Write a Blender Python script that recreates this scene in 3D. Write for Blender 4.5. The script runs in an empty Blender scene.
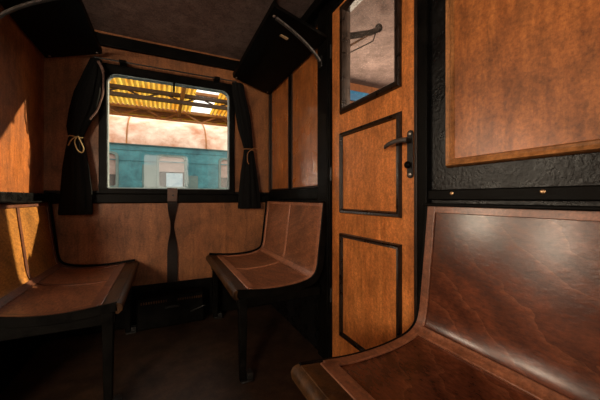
import bpy, bmesh, math, random
from mathutils import Vector, Matrix
random.seed(7)
S = bpy.context.scene
C = S.collection
PI = math.pi

# ------------------------------------------------------------------ room sizes (m)
D = 2.40          # inner face of the window side wall
R = 0.847         # partition face on the right
L = -0.70         # partition face on the left
ZC = 2.085        # ceiling
YN = -1.75        # opposite side wall
EYE = 0.925

# ------------------------------------------------------------------ materials
def nt(name):
    m = bpy.data.materials.new(name); m.use_nodes = True
    t = m.node_tree; t.nodes.clear()
    out = t.nodes.new('ShaderNodeOutputMaterial')
    b = t.nodes.new('ShaderNodeBsdfPrincipled')
    t.links.new(b.outputs[0], out.inputs[0])
    return m, t, b, out

def node(t, kind, **kw):
    n = t.nodes.new(kind)
    for k, v in kw.items():
        if k in n.inputs: n.inputs[k].default_value = v
        else: setattr(n, k, v)
    return n

def coords(t, scale=(1,1,1), rot=(0,0,0), loc=(0,0,0)):
    g = t.nodes.new('ShaderNodeNewGeometry')
    mp = t.nodes.new('ShaderNodeMapping')
    mp.inputs['Scale'].default_value = scale
    mp.inputs['Rotation'].default_value = rot
    mp.inputs['Location'].default_value = loc
    t.links.new(g.outputs['Position'], mp.inputs['Vector'])
    return mp.outputs[0]

def ramp(t, fac, stops):
    r = t.nodes.new('ShaderNodeValToRGB')
    e = r.color_ramp.elements
    while len(e) < len(stops): e.new(0.5)
    for i, (p, c) in enumerate(stops):
        e[i].position = p
        e[i].color = (*c, 1) if len(c) == 3 else c
    t.links.new(fac, r.inputs[0])
    return r.outputs[0]

def noise(t, vec, scale, detail=6, rough=0.55, dist=0.0):
    n = node(t, 'ShaderNodeTexNoise', Scale=scale, Detail=detail, Roughness=rough, Distortion=dist)
    t.links.new(vec, n.inputs['Vector'])
    return n.outputs['Fac']

def mul(t, a, b, fac=1.0, blend='MULTIPLY'):
    m = t.nodes.new('ShaderNodeMix'); m.data_type = 'RGBA'; m.blend_type = blend
    m.inputs[0].default_value = fac
    t.links.new(a, m.inputs[6]); t.links.new(b, m.inputs[7])
    return m.outputs[2]

def bump(t, b, h, strength, dist=0.002):
    bp = node(t, 'ShaderNodeBump', Strength=strength, Distance=dist)
    t.links.new(h, bp.inputs['Height']); t.links.new(bp.outputs[0], b.inputs['Normal'])

def ply(name, lo, hi, rough=0.34, grain=(9, 9, 0.9), smudge=0.55, coat=0.12, bmp=0.3, spec=0.32):
    """old varnished plywood panel: soft vertical grain, canvas-like weave, worn smudges"""
    m, t, b, _ = nt(name)
    v = coords(t, grain)
    n1 = noise(t, v, 3.0, 8, 0.6, 0.6)
    col = ramp(t, n1, [(0.30, lo), (0.70, hi)])
    v2 = coords(t)
    n2 = noise(t, v2, 5.0, 5, 0.6, 0.4)
    sm = ramp(t, n2, [(0.28, (1-smudge,)*3), (0.62, (1, 1, 1))])
    col = mul(t, col, sm)
    vf = coords(t, (95, 95, 95))
    n3 = noise(t, vf, 1.0, 5, 0.8)
    col = mul(t, col, ramp(t, n3, [(0.32, (0.50,)*3), (0.66, (1.16,)*3)]))
    vs_ = coords(t, (26, 26, 7))
    n4 = noise(t, vs_, 1.0, 6, 0.7, 0.8)
    col = mul(t, col, ramp(t, n4, [(0.30, (0.62,)*3), (0.55, (1.06,)*3)]))
    t.links.new(col, b.inputs['Base Color'])
    rr = ramp(t, n2, [(0.3, (rough+0.18,)*3), (0.7, (rough,)*3)])
    t.links.new(rr, b.inputs['Roughness'])
    b.inputs['Coat Weight'].default_value = coat
    b.inputs['Coat Roughness'].default_value = 0.22
    b.inputs['Specular IOR Level'].default_value = spec
    bump(t, b, n3, bmp, 0.0015)
    return m

def flame(name, dark, mid, light, rough=0.3, scale=1.0, rot=(0, 0, 0), coat=0.3, ysc=1.0):
    """bench plywood with large flame figure"""
    m, t, b, _ = nt(name)
    v = coords(t, (2.2*scale, ysc*scale, 2.2*scale), rot)
    w = node(t, 'ShaderNodeTexWave', Scale=2.6, Distortion=9.0, Detail=4.0)
    w.inputs['Detail Scale'].default_value = 0.9
    w.inputs['Detail Roughness'].default_value = 0.55
    w.wave_type = 'BANDS'; w.bands_direction = 'DIAGONAL'; w.wave_profile = 'SAW'
    t.links.new(v, w.inputs['Vector'])
    col = ramp(t, w.outputs['Fac'], [(0.0, tuple(0.75*a+0.25*b for a, b in zip(mid, dark))), (0.25, mid), (0.60, tuple(0.5*a+0.5*b for a, b in zip(mid, dark))), (0.90, mid), (1.0, tuple(0.6*a+0.4*b for a, b in zip(mid, light)))])
    v2 = coords(t)
    n2 = noise(t, v2, 4.5, 6, 0.62, 0.5)
    col = mul(t, col, ramp(t, n2, [(0.28, (0.42,)*3), (0.66, (1.15,)*3)]))
    vf = coords(t, (40, 14, 40))
    n3 = noise(t, vf, 3.0, 6, 0.75)
    col = mul(t, col, ramp(t, n3, [(0.32, (0.45,)*3), (0.65, (1.2,)*3)]))
    t.links.new(col, b.inputs['Base Color'])
    rr = ramp(t, n2, [(0.3, (rough+0.10,)*3), (0.7, (rough,)*3)])
    rr = ramp(t, n3, [(0.3, (rough+0.10,)*3), (0.7, (rough,)*3)])
    t.links.new(rr, b.inputs['Roughness'])
    b.inputs['Coat Weight'].default_value = coat*0.4
    b.inputs['Coat Roughness'].default_value = 0.14
    b.inputs['Specular IOR Level'].default_value = 0.35
    bump(t, b, n3, 0.26, 0.0012)
    return m

def paint(name, lo, hi, rough=0.3, scale=14, bmp=0.5, metal=0.0, spec=0.5):
    m, t, b, _ = nt(name)
    v = coords(t)
    n1 = noise(t, v, scale, 8, 0.65, 0.3)
    t.links.new(ramp(t, n1, [(0.32, lo), (0.68, hi)]), b.inputs['Base Color'])
    n2 = noise(t, v, scale*6, 4, 0.6)
    t.links.new(ramp(t, n1, [(0.3, (rough,)*3), (0.7, (min(1, rough+0.2),)*3)]), b.inputs['Roughness'])
    b.inputs['Metallic'].default_value = metal
    b.inputs['Specular IOR Level'].default_value = spec
    bump(t, b, n2, bmp, 0.002)
    return m

def glass(name, tint=(1, 1, 1), dirt=0.0, dirtcol=(0.6, 0.55, 0.5)):
    m = bpy.data.materials.new(name); m.use_nodes = True
    t = m.node_tree; t.nodes.clear()
    out = t.nodes.new('ShaderNodeOutputMaterial')
    tr = node(t, 'ShaderNodeBsdfTransparent', Color=(*tint, 1))
    gl = node(t, 'ShaderNodeBsdfGlossy', Roughness=0.03)
    gl.inputs['Color'].default_value = (1, 1, 1, 1)
    fr = node(t, 'ShaderNodeFresnel', IOR=1.45)
    gm = t.nodes.new('ShaderNodeNewGeometry'); io = node(t, 'ShaderNodeMath', operation='MULTIPLY_ADD')   # same reflectance on both faces of the pane
    io.inputs[1].default_value = 1/1.45-1.45; io.inputs[2].default_value = 1.45
    t.links.new(gm.outputs['Backfacing'], io.inputs[0]); t.links.new(io.outputs[0], fr.inputs['IOR'])
    mx = t.nodes.new('ShaderNodeMixShader')
    t.links.new(fr.outputs[0], mx.inputs[0]); t.links.new(tr.outputs[0], mx.inputs[1]); t.links.new(gl.outputs[0], mx.inputs[2])
    last = mx
    if dirt > 0:
        df = node(t, 'ShaderNodeBsdfDiffuse', Color=(*dirtcol, 1))
        v = coords(t)
        n = noise(t, v, 22, 8, 0.75, 2.2)
        n0 = noise(t, v, 5, 3, 0.5)
        a = ramp(t, n, [(0.52, (0.15,)*3), (0.56, (0.95,)*3), (0.585, (0.2,)*3)])
        a2 = ramp(t, n0, [(0.42, (0.25,)*3), (0.62, (1,)*3)])
        k = mul(t, a, a2)
        mm = node(t, 'ShaderNodeMath', operation='MULTIPLY'); mm.inputs[1].default_value = dirt
        t.links.new(k, mm.inputs[0])
        m2 = t.nodes.new('ShaderNodeMixShader')
        t.links.new(mm.outputs[0], m2.inputs[0]); t.links.new(mx.outputs[0], m2.inputs[1]); t.links.new(df.outputs[0], m2.inputs[2])
        last = m2
    t.links.new(last.outputs[0], out.inputs[0])
    return m

M = {}
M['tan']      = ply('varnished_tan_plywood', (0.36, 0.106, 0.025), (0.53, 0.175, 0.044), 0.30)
M['tan_gloss'] = ply('glossy_tan_plywood', (0.38, 0.110, 0.026), (0.56, 0.182, 0.046), 0.22, coat=0.35, bmp=0.15, spec=0.35)
M['tan_gloss'].node_tree.nodes['Principled BSDF'].inputs['Coat Roughness'].default_value = 0.16
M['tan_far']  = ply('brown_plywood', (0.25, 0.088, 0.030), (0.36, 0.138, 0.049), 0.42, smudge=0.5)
M['door']     = ply('honey_door_wood', (0.62, 0.188, 0.046), (0.86, 0.300, 0.078), 0.30, smudge=0.45)
M['mould']    = ply('orange_moulding_wood', (0.30, 0.115, 0.035), (0.52, 0.22, 0.075), 0.3, (30, 3, 3), 0.4)
M['black']    = paint('black_paint', (0.0012, 0.0011, 0.001), (0.005, 0.0042, 0.0035), 0.34, 16, 0.35, spec=0.05)
M['blackrough'] = paint('worn_black_paint', (0.002, 0.002, 0.0022), (0.006, 0.0055, 0.0055), 0.20, 12, 0.9, spec=0.2)
M['darkwood'] = paint('dark_stained_wood', (0.006, 0.0028, 0.0016), (0.022, 0.010, 0.005), 0.34, 20, 0.5, spec=0.25)
M['moulddark'] = paint('dark_brown_gloss_moulding', (0.004, 0.002, 0.0012), (0.022, 0.010, 0.005), 0.22, 24, 0.5, spec=0.5)
M['ceil']     = ply('grey_ceiling_cloth', (0.18, 0.125, 0.11), (0.27, 0.19, 0.17), 0.8, (3, 3, 3), 0.35, 0.0, 0.3, 0.2)
M['floor']    = ply('dark_linoleum', (0.022, 0.011, 0.006), (0.065, 0.032, 0.017), 0.42, (4, 4, 4), 0.6, 0.1, 0.3)
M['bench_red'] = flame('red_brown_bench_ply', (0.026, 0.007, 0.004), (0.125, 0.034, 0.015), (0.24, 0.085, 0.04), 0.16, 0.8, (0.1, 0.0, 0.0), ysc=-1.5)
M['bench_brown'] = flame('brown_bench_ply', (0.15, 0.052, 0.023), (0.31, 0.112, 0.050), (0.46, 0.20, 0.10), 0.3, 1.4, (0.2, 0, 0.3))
M['bench_sunlit'] = flame('sun_tinted_bench_ply', (0.26, 0.10, 0.020), (0.46, 0.19, 0.035), (0.62, 0.34, 0.09), 0.32, 3.4, (0.3, 0.2, 0.1))  # sunlight on the left backrest is put into this colour
M['strip']    = ply('bench_edge_strip', (0.38, 0.135, 0.065), (0.56, 0.225, 0.115), 0.28, (20, 4, 20), 0.4, 0.3)
M['strip_dark'] = ply('bench_edge_strip_dark', (0.15, 0.048, 0.022), (0.24, 0.085, 0.042), 0.28, (20, 4, 20), 0.4, 0.5)
M['strip_near'] = ply('bench_edge_strip_red', (0.20, 0.065, 0.030), (0.34, 0.125, 0.062), 0.28, (20, 4, 20), 0.5, 0.3)
M['nosing']   = paint('worn_brown_nosing', (0.010, 0.004, 0.0015), (0.085, 0.035, 0.010), 0.42, 18, 0.8, spec=0.15)
M['curtain']  = paint('black_curtain_cloth', (0.0018, 0.0018, 0.002), (0.005, 0.0047, 0.0045), 0.75, 30, 0.4, spec=0.1)
M['hem']      = paint('brown_curtain_lining', (0.09, 0.05, 0.04), (0.18, 0.11, 0.09), 0.8, 30, 0.4, spec=0.2)
M['cord']     = paint('yellow_cord', (0.28, 0.19, 0.07), (0.45, 0.32, 0.14), 0.7, 60, 0.3)
M['iron']     = paint('dark_iron', (0.012, 0.011, 0.011), (0.03, 0.028, 0.026), 0.32, 30, 0.5, 0.6)
M['dullsteel'] = paint('dull_grey_steel', (0.07, 0.062, 0.058), (0.16, 0.14, 0.13), 0.4, 40, 0.4, 0.8)
M['steel']    = paint('worn_steel', (0.30, 0.26, 0.23), (0.5, 0.44, 0.4), 0.28, 40, 0.3, 1.0)
M['brass']    = paint('aged_brass', (0.35, 0.2, 0.1), (0.55, 0.36, 0.2), 0.25, 40, 0.3, 1.0)
M['leather']  = paint('dark_leather', (0.006, 0.004, 0.0035), (0.016, 0.009, 0.007), 0.5, 40, 0.7, spec=0.2)
M['leather_tab'] = paint('brown_leather', (0.04, 0.015, 0.008), (0.10, 0.04, 0.02), 0.4, 40, 0.6)
M['sash']     = paint('worn_blue_grey_sash', (0.12, 0.16, 0.17), (0.30, 0.36, 0.37), 0.35, 25, 0.5, 0.5)
M['tagplate'] = paint('pale_tag', (0.35, 0.24, 0.13), (0.5, 0.36, 0.2), 0.5, 40, 0.2)
M['blue']     = paint('blue_lit_trim', (0.008, 0.12, 0.30), (0.02, 0.20, 0.42), 0.4, 14, 0.4)  # blue light on the neighbouring cornice, put into its colour
M['pane']     = glass('clear_window_glass')
M['doorpane'] = glass('scuffed_door_glass', (0.97, 0.95, 0.94), 0.22, (0.62, 0.52, 0.48))
M['teal']     = paint('faded_teal_coach_paint', (0.008, 0.095, 0.13), (0.060, 0.27, 0.31), 0.45, 4.5, 0.3)
M['tealpatch'] = paint('grey_teal_patch_paint', (0.06, 0.13, 0.13), (0.14, 0.21, 0.20), 0.55, 6, 0.3)
M['roofpink'] = paint('rusty_white_roof_paint', (0.50, 0.22, 0.12), (0.88, 0.74, 0.62), 0.7, 3.0, 0.3)
M['truss']    = paint('rusty_truss_steel', (0.22, 0.085, 0.02), (0.42, 0.18, 0.05), 0.6, 5, 0.3)
M['trussdark'] = paint('dark_truss_steel', (0.03, 0.018, 0.01), (0.07, 0.04, 0.02), 0.6, 5, 0.3)
M['coachglass'] = paint('dark_coach_glass', (0.02, 0.03, 0.035), (0.05, 0.06, 0.065), 0.12, 3, 0.05)
M['blind']    = paint('pale_blind_cloth', (0.26, 0.20, 0.18), (0.40, 0.33, 0.30), 0.8, 12, 0.2)
M['paleblue'] = paint('pale_blue_panel', (0.16, 0.32, 0.42), (0.42, 0.54, 0.60), 0.7, 14, 0.1)
M['gravel']   = paint('track_gravel', (0.08, 0.07, 0.06), (0.2, 0.18, 0.16), 0.9, 30, 1.0)
M['coachred'] = paint('coach_outer_green', (0.03, 0.06, 0.05), (0.05, 0.09, 0.07), 0.5, 4, 0.3)

def translucent(name, c1, c2):
    m = bpy.data.materials.new(name); m.use_nodes = True
    t = m.node_tree; t.nodes.clear()
    out = t.nodes.new('ShaderNodeOutputMaterial')
    v = coords(t, (2.2, 0.5, 0.5))
    n = noise(t, v, 1.6, 5, 0.7, 0.3)
    col = ramp(t, n, [(0.35, c1), (0.65, c2)])
    tl = t.nodes.new('ShaderNodeBsdfTranslucent'); df = t.nodes.new('ShaderNodeBsdfDiffuse')
    t.links.new(col, tl.inputs[0]); t.links.new(col, df.inputs[0])
    mx = t.nodes.new('ShaderNodeMixShader'); mx.inputs[0].default_value = 0.25
    t.links.new(tl.outputs[0], mx.inputs[1]); t.links.new(df.outputs[0], mx.inputs[2])
    t.links.new(mx.outputs[0], out.inputs[0])
    return m
M['sheet'] = translucent('yellow_translucent_sheet', (0.34, 0.13, 0.010), (0.48, 0.33, 0.055))
M['green'] = translucent('yellow_green_panel', (0.50, 0.42, 0.05), (0.66, 0.56, 0.10))

# ------------------------------------------------------------------ mesh helpers
class MB:
    def __init__(s): s.bm = bmesh.new()
    def box(s, x0, x1, y0, y1, z0, z1, rot=None, piv=None):
        vs = [s.bm.verts.new((x, y, z)) for x in (x0, x1) for y in (y0, y1) for z in (z0, z1)]
        for f in ((0,1,3,2),(4,6,7,5),(0,4,5,1),(2,3,7,6),(0,2,6,4),(1,5,7,3)):
            s.bm.faces.new([vs[i] for i in f])
        if rot is not None:
            bmesh.ops.rotate(s.bm, verts=vs, cent=piv or ((x0+x1)/2,(y0+y1)/2,(z0+z1)/2), matrix=rot)
        return s
    def loft(s, rings, closed=True, caps=True):
        vr = [[s.bm.verts.new(p) for p in r] for r in rings]
        n = len(vr[0])
        for a, b in zip(vr, vr[1:]):
            for i in range(n if closed else n-1):
                j = (i+1) % n
                s.bm.faces.new((a[i], a[j], b[j], b[i]))
        if caps:
            s.bm.faces.new(list(reversed(vr[0]))); s.bm.faces.new(vr[-1])
        return s
    def tube(s, pts, r, n=8, flat=None):
        pts = [Vector(p) for p in pts]
        rings = []
        up = Vector((0, 0, 1))
        for i, p in enumerate(pts):
            tg = (pts[min(i+1, len(pts)-1)] - pts[max(i-1, 0)]).normalized()
            if abs(tg.dot(up)) > 0.98: up = Vector((0, 1, 0)) if abs(tg.z) > 0.9 else Vector((0, 0, 1))
            a = tg.cross(up).normalized(); b = tg.cross(a).normalized()
            rr = r[i] if isinstance(r, (list, tuple)) else r
            ra, rb = (rr, rr) if flat is None else (rr*flat[0], rr*flat[1])
            rings.append([p + a*math.cos(2*PI*k/n)*ra + b*math.sin(2*PI*k/n)*rb for k in range(n)])
        return s.loft(rings)
    def cyl(s, p0, p1, r, n=16): return s.tube([p0, p1], r, n)
    def ball(s, c, r, sc=(1, 1, 1)):
        g = bmesh.ops.create_uvsphere(s.bm, u_segments=14, v_segments=9, radius=r)
        for v in g['verts']: v.co = Vector((v.co.x*sc[0]+c[0], v.co.y*sc[1]+c[1], v.co.z*sc[2]+c[2]))
        return s
    def slab(s, pts, n0, n1, y0, y1, tf):
        """a board of constant thickness along a (depth, height) profile, from y0 to y1"""
        m = len(pts); nn = []
        for i in range(m):
            a = pts[max(i-1, 0)]; b = pts[min(i+1, m-1)]
            t = Vector((b[0]-a[0], b[1]-a[1])).normalized()
            nn.append(Vector((-t.y, t.x)))
        def P(i, o, y): return tf(pts[i][0]+nn[i].x*o, y, pts[i][1]+nn[i].y*o)
        rings = [[P(i, n0, y0), P(i, n1, y0), P(i, n1, y1), P(i, n0, y1)] for i in range(m)]
        return s.loft(rings)
    def build(s, name, mat, parent=None, bev=0.0, ang=35, seg=2):
        bmesh.ops.remove_doubles(s.bm, verts=s.bm.verts, dist=1e-6)
        bmesh.ops.recalc_face_normals(s.bm, faces=s.bm.faces)
        me = bpy.data.meshes.new(name); s.bm.to_mesh(me); s.bm.free()
        me.materials.append(mat)
        for p in me.polygons: p.use_smooth = True
        me.set_sharp_from_angle(angle=math.radians(ang))
        o = bpy.data.objects.new(name, me); C.objects.link(o)
        if parent: o.parent = parent
        if bev:
            b = o.modifiers.new('bevel', 'BEVEL'); b.width = bev; b.segments = seg
            b.limit_method = 'ANGLE'; b.angle_limit = math.radians(40)
        return o

def tag(o, label=None, cat=None, group=None, kind=None):
    if label: o['label'] = label
    if cat: o['category'] = cat
    if group: o['group'] = group
    if kind: o['kind'] = kind
    return o
def empty(name, loc=(0, 0, 0)):
    o = bpy.data.objects.new(name, None); C.objects.link(o); o.location = loc
    o.empty_display_size = 0.1
    return o
def struct(name, mb, mat, label, cat, bev=0.0):
    return tag(mb.build(name, mat, None, bev), label, cat, None, 'structure')

def rrect(x0, x1, z0, z1, rt, rb, n=8):
    """rounded rectangle in xz, counter-clockwise from lower left; top radius rt, bottom rb"""
    out = []
    for (cx, cz, r, a0) in ((x0+rb, z0+rb, rb, PI), (x1-rb, z0+rb, rb, 1.5*PI), (x1-rt, z1-rt, rt, 0), (x0+rt, z1-rt, rt, 0.5*PI)):
        for k in range(n+1):
            a = a0 + 0.5*PI*k/n
            out.append((cx+r*math.cos(a), cz+r*math.sin(a)))
    return out
def ring_frame(mb, outer, inner, y0, y1):
    rings = [[(x, y0, z) for x, z in outer], [(x, y1, z) for x, z in outer],
             [(x, y1, z) for x, z in inner], [(x, y0, z) for x, z in inner]]
    vr = [[mb.bm.verts.new(p) for p in r] for r in rings]
    n = len(outer)
    for a, b in ((0, 1), (1, 2), (2, 3), (3, 0)):
        for i in range(n):
            j = (i+1) % n
            mb.bm.faces.new((vr[a][i], vr[a][j], vr[b][j], vr[b][i]))
    return mb
def rect_ring(mb, axis_x, thick, y0, y1, z0, z1, w):
    """picture-frame moulding standing off a wall of constant x; axis_x = wall face, thick signed"""
    xa, xb = sorted((axis_x, axis_x+thick))
    prof = [(0, 0.35), (0.2, 1.0), (0.55, 0.75), (0.8, 0.9), (1.0, 0.25)]
    pts = [(0, 0.0)] + prof + [(1.0, 0.0)]
    rings = []
    for f, h in pts:
        a = w*f
        x = axis_x + thick*h
        rings.append([(x, y0+a, z0+a), (x, y1-a, z0+a), (x, y1-a, z1-a), (x, y0+a, z1-a)])
    rings.append(rings[0])
    mb.loft(rings, True, False)
    return mb

# ------------------------------------------------------------------ setting
XW0, XW1 = -5.45, 2.7
PITCH = 1.547
wx0, wx1, wz0, wz1 = -0.402, 0.532, 0.955, 1.862      # window frame, outer
offs = (-4.00, -1.925, 0.0, PITCH)

struct('floor', MB().box(XW0, XW1, YN, D, -0.06, 0.0), M['floor'], 'dark brown worn linoleum floor of the compartment', 'floor')
struct('ceiling', MB().box(XW0, XW1, YN-0.06, D+0.06, ZC, ZC+0.05), M['ceil'], 'grey brown cloth covered ceiling above the luggage racks', 'ceiling')
cl = MB().box(0.585, 0.60, YN, D-0.03, ZC-0.006, ZC+0.002)
struct('trim_1', cl, M['darkwood'], 'thin dark batten running along the ceiling', 'trim')

def side_wall(name, y0, y1, label, holes=offs):
    mb = MB()
    zt = ZC
    xs = XW0
    ex0, ex1, ez0, ez1 = wx0+0.02, wx1-0.02, wz0+0.02, wz1-0.02
    for o in holes:
        mb.box(xs, ex0+o, y0, y1, 0.0, zt)
        mb.box(ex0+o, ex1+o, y0, y1, 0.0, ez0)
        mb.box(ex0+o, ex1+o, y0, y1, ez1, zt)
        xs = ex1+o
    mb.box(xs, XW1, y0, y1, 0.0, zt)
    return struct(name, mb, M['tan_far'], label, 'wall')
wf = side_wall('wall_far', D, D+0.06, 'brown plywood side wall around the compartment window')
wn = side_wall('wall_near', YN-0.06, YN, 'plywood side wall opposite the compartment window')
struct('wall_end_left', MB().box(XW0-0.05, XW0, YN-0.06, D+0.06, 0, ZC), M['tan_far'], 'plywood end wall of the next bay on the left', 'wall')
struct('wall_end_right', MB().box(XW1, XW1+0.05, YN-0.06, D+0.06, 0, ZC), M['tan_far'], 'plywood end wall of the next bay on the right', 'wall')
# parts of the far wall: rail under the window, base duct, seams
MB().box(L+0.002, R-0.002, D-0.030, D+0.001, 0.888, 0.955).build('sill_rail', M['black'], wf, 0.006)
MB().box(L+0.002, R-0.002, D-0.012, D+0.001, 0.955, 0.975).build('sill_bead', M['blackrough'], wf, 0.004)
for xa, xb in ((L+0.002, 0.048), (0.072, R-0.002)):
    MB().box(xa, xb, D-0.010, D+0.001, 0.268, 0.886).build('wainscot_panel', M['tan_far'], wf, 0.002)
MB().box(L+0.002, R-0.002, D-0.022, D+0.001, 0.0, 0.290).build('skirting_board', M['black'], wf, 0.004)
# cornices
struct('trim_2', MB().box(L+0.002, R-0.002, D-0.026, D-0.001, 1.978, 2.062), M['black'], 'black cornice band above the window', 'trim', 0.006)
struct('trim_3', MB().box(R+0.045, XW1, D-0.03, D-0.001, 1.90, 2.0), M['blue'], 'cornice strip with blue light put into its colour, seen through the door glass', 'trim', 0.005)
struct('trim_4', MB().box(R-0.05, R-0.001, YN+0.001, D-0.03, 2.02, ZC-0.001), M['black'], 'black cornice beam along the top of the door partition', 'trim', 0.006)
struct('trim_5', MB().box(R-0.026, R-0.002, D-0.056, D-0.032, 0.98, 1.975), M['darkwood'], 'dark brown corner bead between window wall and partition', 'trim', 0.006)

# right partition with a door opening
dy0, dy1, dzt = 0.765, 1.372, 1.955
T = 0.04
mb = MB()
mb.box(R, R+T, dy1, D, 0, ZC); mb.box(R, R+T, YN, dy0, 0, ZC); mb.box(R, R+T, dy0, dy1, dzt, ZC)
wr = struct('wall_right', mb, M['blackrough'], 'black painted partition that holds the honey coloured door', 'wall')
# far panels of the partition
for ya, yb in ((1.958, 2.335), (1.508, 1.902)):
    MB().box(R-0.006, R+0.001, ya, yb, 0.996, 1.96).build('panel', M['tan_gloss'], wr, 0.002)
    mb = MB(); rect_ring(mb, R-0.001, -0.012, ya-0.004, yb+0.004, 0.988, 1.968, 0.014); mb.build('panel_moulding', M['darkwood'], wr)
MB().box(R-0.020, R+0.001, 1.388, 1.500, 0.0, 2.02).build('post', M['black'], wr, 0.006)
MB().box(R-0.016, R+0.001, 1.908, 1.950, 0.955, 2.02).build('post', M['black'], wr, 0.004)
MB().box(R-0.018, R+0.001, 1.50, D-0.03, 0.915, 0.985).build('rail', M['black'], wr, 0.005)
MB().box(R-0.012, R+0.001, 1.405, 1.44, 0.02, 0.62).build('worn_board', M['strip_dark'], wr, 0.003)
# near panel
MB().box(R-0.008, R+0.001, -1.30, 0.625, 1.045, 1.97).build('panel', M['tan'], wr, 0.002)
mb = MB(); rect_ring(mb, R-0.001, -0.020, -1.325, 0.646, 1.024, 1.99, 0.028); mb.build('panel_moulding', M['mould'], wr)
MB().box(R-0.012, R+0.001, YN+0.002, 0.722, 0.918, 0.953).build('rail', M['black'], wr, 0.004)
for y in (0.625, 0.38, 0.12, -0.15):
    MB().ball((R-0.0125, y, 0.940), 0.007, (0.5, 1, 1)).build('screw', M['brass'], wr)

# left partition, cut back so window light from the left reaches the right wall
mb = MB()
mb.box(L-T, L, 1.66, D, 0, ZC); mb.box(L-T, L, dy1+0.016, 1.66, 0, 0.955)
wl = struct('wall_left', mb, M['tan'], 'tan plywood partition behind the left bench', 'wall')
MB().box(L-0.001, L+0.018, 1.50, D-0.03, 0.905, 0.955).build('rail', M['blackrough'], wl, 0.005)
MB().box(L-0.001, L+0.020, 1.662, 1.695, 0.955, 2.08).build('post', M['black'], wl, 0.006)
MB().box(L-0.001, L+0.010, 1.375, D-0.03, 0.0, 0.47).build('shade_board', M['black'], wl, 0.003)  # black board standing in for the shade under the left bench

# ------------------------------------------------------------------ windows
def make_window(name, o, y, sgn, label, curved=True):
    root = empty(name, (0.065+o, y, wz0)); tag(root, label, 'window', None, 'structure')
    lx = -0.065
    X0, X1, Z0, Z1 = wx0+lx, wx1+lx, 0.0, wz1-wz0
    def yy(a, b): return (min(-a*sgn, -b*sgn), max(-a*sgn, -b*sgn))     # a, b: distance into the room (+)
    mb = MB(); a, b = yy(0.022, -0.05)
    ring_frame(mb, rrect(X0, X1, Z0, Z1, 0.035, 0.004), rrect(X0+0.047, X1-0.041, Z0+0.038, Z1-0.062, 0.062, 0.012), a, b)
    mb.build('window_frame', M['black'], root, 0.004)
    mb = MB(); a, b = yy(0.010, -0.040)
    ring_frame(mb, rrect(X0+0.042, X1-0.036, Z0+0.033, Z1-0.057, 0.066, 0.014), rrect(X0+0.054, X1-0.048, Z0+0.045, Z1-0.069, 0.055, 0.010), a, b)
    mb.build('sash', M['sash'], root, 0.002)
    mb = MB(); a, b = yy(-0.020, -0.024)
    out = rrect(X0+0.052, X1-0.046, Z0+0.043, Z1-0.067, 0.056, 0.011)
    mb.loft([[(x, a, z) for x, z in out], [(x, b, z) for x, z in out]])
    mb.build('pane', M['pane'], root)
    mb = MB(); a, b = yy(0.026, -0.02)
    mb.box(0.002, 0.016, a, b, Z1-0.125, Z1-0.055)
    mb.build('latch', M['black'], root, 0.003)
    return root
make_window('window_1', 0.0, D, 1, 'black framed round cornered window looking onto the teal coach')
make_window('window_2', PITCH, D, 1, 'window of the bay beyond the door')
make_window('window_3', offs[1], D, 1, 'window of the bay behind the left bench')
make_window('window_4', offs[0], D, 1, 'window of the far bay behind the left bench')
NEAR = ('window opposite, in the far bay to the left', 'window opposite, in the bay behind the left bench', 'window opposite the main window', 'window opposite, in the bay beyond the door')
for i, o in enumerate(offs):
    make_window('window_%d' % (5+i), o, YN, -1, NEAR[i])

# ------------------------------------------------------------------ door
door = empty('door_1', (R, dy0, 0.0)); tag(door, 'honey coloured wooden door with glass above two framed panels and a black handle', 'door', None, 'structure')
def dbox(y0, y1, z0, z1, x0, x1): return MB().box(x0, x1, y0, y1, z0, z1)
W = dy1-dy0
gl0, gl1, gz0, gz1 = 0.118, 0.488, 1.392, 1.90      # glass opening, local y and z
mb = MB()
e = 0.004
x0, x1 = 0.002, 0.034
mb.box(x0, x1, e, gl0, 0.008, dzt-e); mb.box(x0, x1, gl1, W-e, 0.008, dzt-e)
mb.box(x0, x1, gl0, gl1, 0.008, gz0); mb.box(x0, x1, gl0, gl1, gz1, dzt-e)
mb.build('door_leaf', M['door'], door)
MB().box(0.014, 0.018, gl0-0.004, gl1+0.004, gz0-0.004, gz1+0.004).build('door_glass', M['doorpane'], door)['label'] = 'scuffed glass pane'
mb = MB(); rect_ring(mb, 0.003, -0.016, gl0-0.030, gl1+0.028, gz0-0.028, gz1+0.03, 0.034); mb.build('glass_moulding', M['moulddark'], door)
mb = MB(); rect_ring(mb, 0.003, -0.016, 0.086, 0.518, 0.846, 1.267, 0.024); mb.build('panel_moulding', M['moulddark'], door)
mb = MB(); rect_ring(mb, 0.003, -0.016, 0.086, 0.518, 0.20, 0.742, 0.024); mb.build('panel_moulding', M['moulddark'], door)
for z0, z1 in ((0.87, 1.243), (0.224, 0.718)):
    MB().box(-0.001, 0.004, 0.110, 0.494, z0, z1).build('door_panel', M['door'], door, 0.001)
mb = MB()
for a in ((gl0, gl0+0.006, gz0, gz1), (gl1-0.006, gl1, gz0, gz1), (gl0, gl1, gz0, gz0+0.006), (gl0, gl1, gz1-0.006, gz1)):
    mb.box(0.0025, 0.036, *a)
mb.build('glass_bead', M['moulddark'], door)
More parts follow.
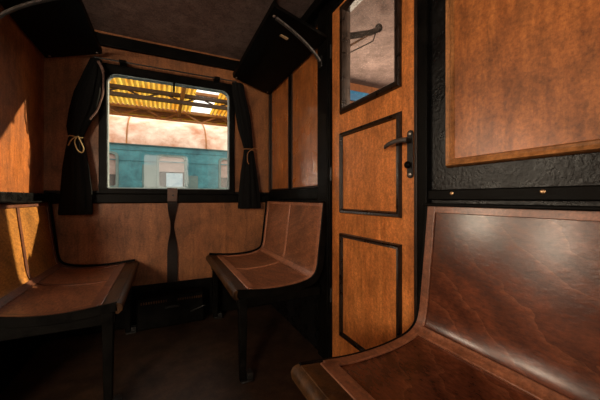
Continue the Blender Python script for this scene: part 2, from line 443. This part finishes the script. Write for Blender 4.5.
# handle
hy = 0.801-dy0+0.006
pl = MB()
out = rrect(hy-0.014, hy+0.014, 1.000, 1.182, 0.014, 0.014)
pl.loft([[(0.003, y, z) for y, z in out], [(-0.004, y, z) for y, z in out]])
plate = pl.build('handle_plate', M['iron'], door, 0.001)
MB().cyl((-0.002, hy, 1.142), (-0.030, hy, 1.142), 0.010).build('handle_boss', M['iron'], plate)
MB().tube([(-0.026, hy-0.008, 1.143), (-0.034, hy+0.012, 1.144), (-0.036, hy+0.045, 1.144), (-0.035, hy+0.078, 1.140), (-0.034, hy+0.098, 1.133), (-0.033, hy+0.104, 1.127)],
          [0.009, 0.0095, 0.009, 0.0085, 0.0080, 0.005], 10).build('lever', M['dullsteel'], plate)
kn = MB().cyl((-0.002, hy, 1.050), (-0.014, hy, 1.050), 0.006); kn.ball((-0.016, hy, 1.050), 0.0135, (0.8, 1, 1)); kn.build('knob', M['black'], plate)
for z in (1.168, 1.014):
    MB().ball((-0.004, hy, z), 0.008, (0.5, 1, 1)).build('screw', M['steel'], plate)
for z in (0.35, 1.02, 1.70):
    MB().cyl((-0.006, W-0.001, z), (-0.006, W-0.001, z+0.075), 0.007, 10).build('hinge', M['iron'], door)
# door frame posts
fr = empty('trim_6', (R, dy0, 0)); tag(fr, 'black door frame post between the door and the near bench', 'trim', None, 'structure')
MB().box(-0.020, -0.0005, -0.048, -0.003, 0.0, 2.018).build('jamb', M['black'], fr, 0.004)
MB().box(-0.026, -0.0005, -0.010, 0.003, 0.0, 2.018).build('jamb_bead', M['darkwood'], fr, 0.004)
fr2 = empty('trim_7', (R, dy1, 0)); tag(fr2, 'black door frame bead on the hinge side of the door', 'trim', None, 'structure')
MB().box(-0.014, -0.0005, 0.001, 0.014, 0.0, 2.018).build('jamb_bead', M['black'], fr2, 0.003)

# ------------------------------------------------------------------ benches
KEY = [(0.010, 0.902), (0.0215, 0.80), (0.033, 0.70), (0.0435, 0.61), (0.052, 0.548), (0.068, 0.506), (0.102, 0.480), (0.160, 0.465), (0.230, 0.457), (0.330, 0.455), (0.430, 0.464), (0.500, 0.472)]
def catmull(P, n=6):
    out = []
    for i in range(len(P)-1):
        p0 = P[max(i-1, 0)]; p1 = P[i]; p2 = P[i+1]; p3 = P[min(i+2, len(P)-1)]
        for k in range(n):
            t = k/n
            out.append(tuple(0.5*((2*p1[a]) + (-p0[a]+p2[a])*t + (2*p0[a]-5*p1[a]+4*p2[a]-p3[a])*t*t + (-p0[a]+3*p1[a]-3*p2[a]+p3[a])*t**3) for a in range(len(p1))))
    out.append(P[-1]); return out
PROF = catmull(KEY)
JI = min(range(len(PROF)), key=lambda i: abs(PROF[i][0]-0.080)+abs(PROF[i][1]-0.495))
def make_bench(label, wallx, side, y0, y1, seams, mats, group=None, joint=True, legs_at=None, far_rise=0.020):
    """side +1: back against a wall on the right; -1: on the left. y0 = end nearest the viewer"""
    root = empty('bench', (wallx, y0, 0)); tag(root, label, 'bench', group)
    Ln = y1-y0
    tf = lambda d, y, z: (-side*d, y, z)
    back, seat = PROF[:JI+1], PROF[JI:]
    bw, sw, st = mats
    MB().slab(back, -0.014, 0.0, 0.012, Ln-0.012, tf).build('backrest', bw, root)
    MB().slab(seat, -0.016, 0.0, 0.012, Ln-0.012, tf).build('seat', sw, root)
    # black end frames, light edge strips
    for k, (a, b) in enumerate(((0.0, 0.012), (Ln-0.012, Ln))):
        MB().slab(PROF, -0.034, (0.006, far_rise)[k], a, b, tf).build('end_frame', M['black'], root, 0.002)
    for a, b in ((0.010, 0.040), (Ln-0.040, Ln-0.010)):
        MB().slab(PROF[:-6], 0.0, 0.007, a, b, tf).build('end_strip', st, root, 0.002)
    for s_ in seams:
        MB().slab(PROF[:-6], 0.0, 0.005, s_-0.014, s_+0.014, tf).build('seam_strip', st, root, 0.002)
    MB().slab(PROF[:2]+PROF[2:3], 0.0, 0.006, 0.012, Ln-0.012, tf).build('top_strip', st, root, 0.0015)
    tr = MB(); a = tf(-0.0, 0, 0); xs = sorted((tf(0.002, 0, 0)[0], tf(0.032, 0, 0)[0]))
    tr.box(xs[0], xs[1], 0.0, Ln, 0.898, 0.908); tr.build('top_rail', M['black'], root, 0.003)
    if joint:
        MB().slab(PROF[JI-2:JI+4], 0.0, 0.009, 0.030, Ln-0.030, tf).build('joint_strip', st, root, 0.002)
    MB().slab(PROF[-9:-5], 0.0, 0.007, 0.020, Ln-0.020, tf).build('front_strip', st, root, 0.002)
    # rounded nosing at the front edge
    f = PROF[-1]
    ns = [(f[0]-0.006, f[1]+0.002), (f[0]+0.008, f[1]+0.001), (f[0]+0.018, f[1]-0.005), (f[0]+0.023, f[1]-0.016), (f[0]+0.020, f[1]-0.034), (f[0]+0.006, f[1]-0.046), (f[0]-0.006, f[1]-0.044)]
    mb = MB(); mb.loft([[tf(d, y, z) for d, z in ns] for y in (0.0, Ln)]); mb.build('nosing', M['nosing'], root, 0.002)
    MB().slab(PROF[-6:], 0.0, 0.004, 0.004, Ln-0.014, tf).build('nose_board', M['nosing'], root, 0.001)
    # bearers and legs
    for y in (legs_at or (0.05, Ln-0.07)):
        xs = sorted((tf(0.02, 0, 0)[0], tf(0.49, 0, 0)[0]))
        MB().box(xs[0], xs[1], y-0.018, y+0.018, 0.375, 0.425).build('bearer', M['black'], root, 0.003)
        xl = tf(0.462, 0, 0)[0]
        mb = MB(); mb.loft([[(xl+sx*w, y+sy*w, z) for sx, sy in ((-1,-1),(1,-1),(1,1),(-1,1))] for z, w in ((0.0, 0.015), (0.10, 0.017), (0.30, 0.020), (0.425, 0.022))])
        leg = mb.build('leg', M['black'], root, 0.003)
        mb = MB(); mb.box(xl-0.012, xl+0.052*1.0, y-0.032, y+0.028, 0.0, 0.010); mb.box(xl+0.018, xl+0.05, y-0.026, y+0.020, 0.010, 0.040)
        mb.build('foot_block', M['iron'], leg, 0.004)
    return root
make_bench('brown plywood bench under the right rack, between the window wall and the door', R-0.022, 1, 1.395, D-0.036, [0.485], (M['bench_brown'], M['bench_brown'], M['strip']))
make_bench('brown plywood bench on the left, sunlight coloured into its back, under the left rack', L+0.020, -1, 1.455, D-0.036, [0.47], (M['bench_sunlit'], M['bench_brown'], M['strip_dark']))
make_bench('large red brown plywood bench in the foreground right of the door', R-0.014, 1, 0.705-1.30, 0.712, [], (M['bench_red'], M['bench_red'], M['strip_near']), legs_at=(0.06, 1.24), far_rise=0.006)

# ------------------------------------------------------------------ luggage racks
def make_rack(label, wallx, side, y0, y1, zb, zf, d1, near_bracket=0.06):
    root = empty('luggage_rack', (wallx, y0, zb)); tag(root, label, 'luggage rack')
    Ln = y1-y0; dz = zf-zb
    tf = lambda d, y, z: (-side*d, y, z)
    prof = [(0.002, 0.0), (d1-0.03, dz*(d1-0.03)/d1), (d1, dz), (d1+0.004, dz+0.03), (d1-0.008, dz+0.032), (d1-0.03, dz*(d1-0.03)/d1+0.018), (0.002, 0.018)]
    mb = MB(); mb.loft([[tf(d, y, z) for d, z in prof] for y in (0.0, Ln)])
    mb.build('shelf_board', M['black'], root, 0.002)
    for y in (near_bracket,):
        pts = []
        p0 = (d1*0.90, dz*0.9-0.010); p1 = (d1*0.62, dz*0.62-0.018); p2 = (d1*0.22, -0.035); p3 = (0.012, -0.105)
        for k in range(13):
            t = k/12; u = 1-t
            pts.append(tf(*[p0[0]*u**3+3*p1[0]*u*u*t+3*p2[0]*u*t*t+p3[0]*t**3], y, p0[1]*u**3+3*p1[1]*u*u*t+3*p2[1]*u*t*t+p3[1]*t**3))
        b = MB().tube(pts, 0.0125, 8, (1.0, 0.55)).build('bracket', M['dullsteel'], root)
        xs = sorted((tf(0.002, 0, 0)[0], tf(0.012, 0, 0)[0]))
        MB().box(xs[0], xs[1], y-0.014, y+0.014, -0.14, -0.075).build('foot_plate', M['iron'], b, 0.003)
        mb = MB()
        c = tf(d1*0.93, y, dz*0.93-0.006); mb.ball(c, 0.009, (1, 1, 0.6)); mb.build('bolt', M['steel'], b)
    for d_, y in ((d1*0.93, Ln-0.03), (0.03, Ln-0.03)):
        MB().ball(tf(d_, y, dz*d_/d1-0.003), 0.007, (1, 1, 0.6)).build('bolt', M['steel'], root)
    return root
rk = make_rack('black luggage rack above the bench beside the door', R-0.020, 1, 1.385, D-0.05, 1.815, 1.905, 0.315, 0.06)
MB().box(-0.215, -0.165, 0.165, 0.185, 0.048, 0.051, Matrix.Rotation(0.27, 4, 'Y')).build('number_tag', M['tagplate'], rk)
make_rack('black luggage rack on the left partition above the left bench', L+0.022, -1, 1.665, D-0.05, 1.815, 1.905, 0.30, 0.05)
nb = empty('rack_bracket', (R+T+0.001, 1.46, 1.74)); tag(nb, 'dark bracket arm with a slanting strut seen through the door glass', 'bracket')
MB().tube(catmull([(0.004, 0, 0.135), (0.14, 0, 0.175), (0.30, 0, 0.235), (0.365, 0, 0.275)], 4), [0.020]*8+[0.018]*4+[0.024], 8, (0.6, 1.0)).build('arm', M['black'], nb)
MB().box(0.0, 0.012, -0.022, 0.022, -0.04, 0.19).build('foot_plate', M['iron'], nb, 0.003)
MB().tube([(0.008, 0, 0.0), (0.10, 0, 0.085), (0.31, 0, 0.235)], 0.007, 8).build('strut', M['nosing'], nb)
MB().tube([(0.008, 0, -0.02), (0.16, 0, 0.085), (0.32, 0, 0.185), (0.345, 0, 0.25)], 0.004, 8).build('wire', M['iron'], nb)
MB().ball((0.368, 0, 0.283), 0.026, (1, 0.8, 1)).build('end_knob', M['black'], nb)

# ------------------------------------------------------------------ curtains and rod
def make_curtain(label, secs, seed):
    """secs: (x0, x1, z, half depth) from the top down; pleated tube of cloth"""
    root = empty('curtain', ((secs[0][0]+secs[0][1])/2, D-0.075, secs[-1][2])); tag(root, label, 'curtain', None)
    ox, oy, oz = root.location
    rnd = random.Random(seed)
    n = 64; rings = []
    sec2 = []
    for i in range(len(secs)-1):
        for k in range(5):
            t = k/5; sec2.append(tuple(a+(b-a)*t for a, b in zip(secs[i], secs[i+1])))
    sec2.append(secs[-1])
    ph = rnd.random()*6
    for (x0, x1, z, hd) in sec2:
        cx, w = (x0+x1)/2, (x1-x0)/2
        r = []
        for k in range(n):
            a = 2*PI*k/n
            f = 1+0.10*math.cos(9*a+ph+z*2)+0.05*math.cos(15*a+ph*2-z*3)
            r.append((cx+w*math.cos(a)*min(f, 1.12)-ox, hd*math.sin(a)*f*1.0, z-oz))
        rings.append(r)
    mb = MB(); mb.loft(rings); mb.build('cloth', M['curtain'], root, ang=60)
    return root
lc = make_curtain('black curtain hanging left of the window, tied with a yellow cord',
    [(-0.435, -0.375, 1.855, 0.016), (-0.47, -0.368, 1.76, 0.030), (-0.520, -0.378, 1.62, 0.036), (-0.545, -0.405, 1.50, 0.034), (-0.560, -0.455, 1.39, 0.028), (-0.552, -0.478, 1.32, 0.020),
     (-0.565, -0.462, 1.24, 0.026), (-0.580, -0.445, 1.12, 0.032), (-0.592, -0.432, 0.97, 0.034), (-0.602, -0.428, 0.83, 0.034), (-0.598, -0.432, 0.815, 0.032)], 3)
ox, oy, oz = lc.location
hp = [(-0.392, 1.835), (-0.366, 1.78), (-0.360, 1.70), (-0.368, 1.60), (-0.395, 1.51), (-0.435, 1.44)]
mb = MB(); mb.tube([(x-ox, -0.024+0.004*math.sin(i), z-oz) for i, (x, z) in enumerate(catmull(hp, 5))], 0.009, 8, (0.6, 1.0)); mb.build('lining_fold', M['hem'], lc)
loop = []
for k in range(33):
    a = 2*PI*k/32; loop.append((0.040*math.cos(a)+(-0.515-ox), 0.026*math.sin(a), 1.322-oz+0.004*math.sin(2*a)))
mb = MB(); mb.tube(loop, 0.0035, 6)
lp2 = [(-0.50, 1.322), (-0.515, 1.29), (-0.50, 1.235), (-0.476, 1.22), (-0.468, 1.25), (-0.488, 1.30), (-0.50, 1.322), (-0.53, 1.30), (-0.548, 1.26)]
mb.tube([(x-ox, -0.030, z-oz) for x, z in catmull(lp2, 5)], 0.0035, 6); mb.build('tie_cord', M['cord'], lc)
rc = make_curtain('black curtain hanging right of the window, beside the partition',
    [(0.500, 0.590, 1.855, 0.018), (0.508, 0.605, 1.76, 0.024), (0.530, 0.640, 1.62, 0.028), (0.555, 0.660, 1.48, 0.026), (0.585, 0.668, 1.38, 0.022), (0.600, 0.672, 1.325, 0.019),
     (0.592, 0.684, 1.25, 0.024), (0.575, 0.702, 1.12, 0.030), (0.560, 0.722, 0.97, 0.033), (0.550, 0.734, 0.85, 0.033), (0.554, 0.730, 0.838, 0.031)], 8)
ox, oy, oz = rc.location
loop = [(0.040*math.cos(2*PI*k/32)+(0.636-ox), 0.025*math.sin(2*PI*k/32), 1.325-oz) for k in range(33)]
mb = MB(); mb.tube(loop, 0.0035, 6)
lp2 = [(0.655, 1.325), (0.69, 1.335), (0.712, 1.318), (0.69, 1.30), (0.655, 1.318), (0.622, 1.29), (0.618, 1.23), (0.63, 1.20)]
mb.tube([(x-ox, -0.028, z-oz) for x, z in catmull(lp2, 5)], 0.003, 6); mb.build('tie_cord', M['mould'], rc)
rod = empty('curtain_rod', (0.08, D-0.075, 1.866)); tag(rod, 'thin dark curtain rod with brackets across the top of the window', 'curtain rod')
MB().cyl((-0.50, 0, 0), (0.455, 0, 0), 0.005, 10).build('rod', M['iron'], rod)
for x in (-0.335, 0.305):
    mb = MB(); mb.box(x-0.020, x+0.020, -0.008, 0.050, -0.010, 0.012); mb.box(x-0.022, x+0.022, 0.045, 0.074, -0.016, 0.03); mb.build('bracket', M['black'], rod, 0.003)

# ------------------------------------------------------------------ window strap and heater
strap = empty('window_strap', (0.062, D-0.04, 0.30)); tag(strap, 'dark leather strap hanging from the window sill down the wainscot', 'strap')
rings = []
for i in range(29):
    t = i/28; z = 0.99-0.30-t*0.70
    w = 0.036 - 0.018*math.exp(-((t-0.40)/0.16)**2)
    a = 0.9*math.exp(-((t-0.40)/0.15)**2)
    c, s_ = math.cos(a), math.sin(a)
    y = 0.0 if z+0.30 > 0.88 else 0.012*(1-math.exp(-((0.88-z-0.30)/0.05)))
    yy = lambda px, py: (px*c-py*s_, y+px*s_+py*c, z)
    rings.append([yy(-w, -0.0025), yy(w, -0.0025), yy(w, 0.0025), yy(-w, 0.0025)])
MB().loft(rings).build('strap_band', M['leather'], strap)
tb = MB(); tb.box(-0.034, 0.034, -0.010, -0.004, 0.60, 0.70); tb.build('tab', M['leather_tab'], strap, 0.003)['label'] = 'red brown leather tab'
MB().ball((0.004, -0.012, 0.645), 0.007, (1, 0.6, 1)).build('stud', M['iron'], strap)
ht = empty('heater', (0.06, D-0.10, 0.0)); tag(ht, 'black heater casing along the floor below the window', 'heater')
MB().box(-0.225, 0.215, -0.055, 0.074, 0.012, 0.235).build('casing', M['black'], ht, 0.012)
for xa in (-0.20, 0.035):
    mb = MB()
    for k in range(11):
        x = xa+0.0155*k
        mb.box(x, x+0.008, -0.0575, -0.0545, 0.190, 0.206)
    mb.build('vent_holes', M['nosing'], ht)
MB().box(-0.05, 0.05, -0.075, -0.055, 0.150, 0.162).build('control_lever', M['iron'], ht, 0.003)
MB().tube([(0.12, -0.062, 0.10), (0.17, -0.085, 0.125), (0.215, -0.09, 0.14)], 0.004, 8).build('valve_rod', M['iron'], ht)

# ------------------------------------------------------------------ outside: coach, station shed, ground
YC = 6.0
coach = empty('railway_coach', (0.15, YC, -1.0)); tag(coach, 'teal railway coach with rusty white roof outside the window', 'train coach')
cz = 1.0
body = MB()
xs = [0.0+1.13*k for k in range(-7, 8)]
ww, wz_0, wz_1 = 0.245, 1.12, 1.725
X0, X1 = -8.6, 8.6
# body front with window openings
px = X0
for x in xs:
    body.box(px, x-ww, 0, 0.06, cz-0.25, cz+1.90); body.box(x-ww, x+ww, 0, 0.06, cz-0.25, cz+wz_0); body.box(x-ww, x+ww, 0, 0.06, cz+wz_1, cz+1.90)
    px = x+ww
body.box(px, X1, 0, 0.06, cz-0.25, cz+1.90)
body.box(X0, X1, 2.34, 2.40, cz-0.25, cz+1.90); body.box(X0, X0+0.06, 0.06, 2.34, cz-0.25, cz+1.90); body.box(X1-0.06, X1, 0.06, 2.34, cz-0.25, cz+1.90); body.box(X0, X1, 0.0, 2.4, cz-0.30, cz-0.25)
body.build('coach_body', M['teal'], coach)
for x in xs:
    mb = MB(); ring_frame(mb, rrect(x-ww-0.02, x+ww+0.02, cz+wz_0-0.02, cz+wz_1+0.02, 0.08, 0.05), rrect(x-ww+0.025, x+ww-0.025, cz+wz_0+0.02, cz+wz_1-0.02, 0.07, 0.04), -0.015, 0.03)
    w_ = mb.build('coach_window', M['tealpatch'], coach, 0.004)
    MB().box(x-ww, x+ww, 0.030, 0.036, cz+wz_0, cz+wz_1).build('pane', M['coachglass'], w_)
    bl = 0.30 if x == 0 else 0.38
    MB().box(x-ww+0.02, x+ww-0.02, 0.020, 0.028, cz+wz_1-bl, cz+wz_1-0.01).build('blind', M['blind'], w_)
MB().box(-0.10, 0.19, 0.004, 0.016, cz+1.06, cz+1.40).build('pale_panel', M['paleblue'], coach)  # flat pale blue rectangle low in the middle coach window
MB().box(-0.50, -0.27, -0.006, 0.0, cz+1.0, cz+1.54).build('paint_patch', M['tealpatch'], coach)
MB().box(0.27, 0.47, -0.006, 0.0, cz+1.0, cz+1.36).build('paint_patch', M['tealpatch'], coach)
for z in (1.79, 1.60):
    MB().box(X0, X1, -0.012, 0.0, cz+z, cz+z+0.014).build('body_rib', M['teal'], coach)
pr = []
for k in range(25):
    a = PI-PI*k/24
    pr.append((1.2+1.24*math.cos(a), cz+1.90+0.72*math.sin(a)))
mb = MB(); mb.loft([[(x, y, z) for y, z in pr] for x in (X0, X1)]); mb.build('coach_roof', M['roofpink'], coach, ang=50)
for x in [-0.74+1.36*k-5.44 for k in range(10)]:
    pr2 = [(1.2+1.25*math.cos(PI-PI*k/24), cz+1.90+0.73*math.sin(PI-PI*k/24)) for k in range(25)]
    mb = MB(); mb.loft([[(xx, y, z) for y, z in pr2] for xx in (x-0.012, x+0.012)]); mb.build('roof_seam', M['truss'], coach, ang=50)
MB().box(X0, X1, -0.035, 0.0, cz+1.885, cz+1.915).build('gutter', M['tealpatch'], coach)
for x in (-7.0, -5.0, 5.0, 7.0):
    for yy_ in (0.45, 1.95):
        MB().cyl((x, yy_-0.06, 0.30), (x, yy_+0.06, 0.30), 0.45-0.0, 24).build('wheel', M['trussdark'], coach)
MB().box(X0+0.3, X1-0.3, 0.3, 2.1, 0.35, cz-0.30).build('underframe', M['trussdark'], coach)

struct('ground', MB().box(-22, 22, -6, 24, -1.35, -1.15), M['gravel'], 'gravel track bed outside', 'ground')

shed = empty('station_roof', (0, 9.0, -1.15)); tag(shed, 'yellow translucent station roof on rusty trusses beyond the coach', 'station roof')
g = 1.15
def corr(mb, xa, xb, ya, za, yb, zb_, pitch=0.16, amp=0.035):
    n = int((xb-xa)/pitch*4)
    r0, r1 = [], []
    for i in range(n+1):
        x = xa+(xb-xa)*i/n; h = amp*math.cos(i*PI/2)
        r0.append((x, ya, za+h)); r1.append((x, yb, zb_+h))
    mb.loft([r0, r1], False, False)
# sloping corrugated roof with two skylight gaps
YA, ZA, YB, ZB = 0.2, 4.75, 4.2, 4.62
segs = [(-9, -4.05), (-3.35, 1.05), (1.85, 9)]
for a, b in segs:
    mb = MB(); corr(mb, a, b, YA, g+ZA, YB, g+ZB)
    o = mb.build('roof_sheet', M['sheet'], shed, ang=180)
for a, b in ((-4.05, -3.35), (1.05, 1.85)):
    ym, zm = YA+(YB-YA)*0.45, ZA+(ZB-ZA)*0.45
    MB().box(a, b, YA, YA+1.0, g+ZA-0.02, g+ZA+0.02).build('roof_sheet', M['sheet'], shed)
    MB().box(a, b, ym-0.05, ym+0.05, g+zm-0.05, g+zm+0.05).build('glazing_bar', M['truss'], shed)
def lattice(y, zt, zb_, xa, xb, step, mat, r=0.045):
    mb = MB()
    mb.box(xa, xb, y-0.07, y+0.07, g+zt-0.07, g+zt+0.05); mb.box(xa, xb, y-0.06, y+0.06, g+zb_-0.06, g+zb_+0.06)
    k = 0; x = xa
    while x < xb-0.01:
        mb.tube([(x, y, g+zb_), (x+step/2, y, g+zt)], r, 6); mb.tube([(x+step/2, y, g+zt), (x+step, y, g+zb_)], r, 6)
        x += step
    mb.build('lattice_girder', mat, shed)
lattice(4.3, 4.60, 4.20, -9, 9, 1.5, M['truss'], 0.035)
lattice(2.0, 4.55, 4.30, -9, 9, 1.2, M['trussdark'], 0.03)
lattice(5.6, 4.75, 4.25, -9, 9, 2.0, M['truss'], 0.05)
for x in (-6.9, -4.4, -1.9, 0.6, 3.1, 5.6):
    mb = MB(); mb.box(x-0.10, x+0.10, 4.2, 4.42, 0.0, g+4.30)
    mb.tube([(x, 4.3, g+3.55), (x-0.75, 4.3, g+4.22)], 0.045, 6); mb.tube([(x, 4.3, g+3.55), (x+0.75, 4.3, g+4.22)], 0.045, 6)
    mb.build('column', M['truss'], shed)
    MB().box(x-0.05, x+0.05, 0.2, 4.3, g+4.35, g+4.55).build('rafter', M['truss'], shed)
mb = MB(); corr(mb, -12, 12, 6.0, g+2.4, 6.0001, g+5.6, 0.5, 0.03)
mb2 = MB().box(-12, 12, 6.0, 6.05, 0.0, g+4.72)
MB().box(-12, 12, 5.95, 6.05, g+4.72, g+5.05).build('wall_plate', M['truss'], shed)
mb.bm.free(); mb2.build('end_wall_panel', M['green'], shed)
mb2 = MB()
corr(mb2, -12, 12, 4.25, g+4.63, 6.2, g+5.05); mb2.build('roof_boards', M['truss'], shed, ang=180)

# ------------------------------------------------------------------ light
w = bpy.data.worlds.new('sky'); S.world = w; w.use_nodes = True
bg = w.node_tree.nodes['Background']; bg.inputs[0].default_value = (1.0, 0.93, 0.82, 1); bg.inputs[1].default_value = 1.8
sun = bpy.data.lights.new('sun', 'SUN'); sun.energy = 9.0; sun.angle = math.radians(1.2); sun.color = (1.0, 0.80, 0.50)
so = bpy.data.objects.new('sun', sun); C.objects.link(so)
so.rotation_euler = Vector((-1.0, -0.55, -0.55)).to_track_quat('-Z', 'Y').to_euler(); so.location = (8, 6, 5)

def area(name, loc, direction, sx, sy, power, col):
    l = bpy.data.lights.new(name, 'AREA'); l.shape = 'RECTANGLE'; l.size = sx; l.size_y = sy; l.energy = power; l.color = col
    o = bpy.data.objects.new(name, l); C.objects.link(o); o.location = loc
    o.rotation_euler = Vector(direction).to_track_quat('-Z', 'Z').to_euler()
    return o
# daylight entering through the windows of the opposite side wall and of the neighbouring bays
WARM = (1.0, 0.83, 0.62)
for o, p, up in ((offs[0], 30, 0), (offs[1], 85, 0.0), (0.0, 3, -0.05), (PITCH, 190, 0.5)):
    area('window_daylight', (0.065+o, YN+0.03, 1.41), (0, 1, up), 0.82, 0.78, p, WARM)
for o, p in ((offs[0], 75), (offs[1], 52), (PITCH, 40)):
    area('window_daylight', (0.065+o, D-0.05, 1.41), (0, -1, -0.05), 0.82, 0.78, p, WARM)

# ------------------------------------------------------------------ camera
cam = bpy.data.cameras.new('camera'); co = bpy.data.objects.new('camera', cam); C.objects.link(co)
cam.sensor_width = 36.0; cam.lens = 288/600*36.0; cam.shift_y = -2/600; cam.clip_start = 0.02; cam.clip_end = 200
co.location = (0, 0, EYE); co.rotation_euler = (PI/2, 0, -math.radians(25.4))
S.camera = co
vs = S.view_settings
vs.view_transform = 'Standard'; vs.look = 'None'; vs.exposure = 0.15; vs.gamma = 1.0; vs.use_curve_mapping = False
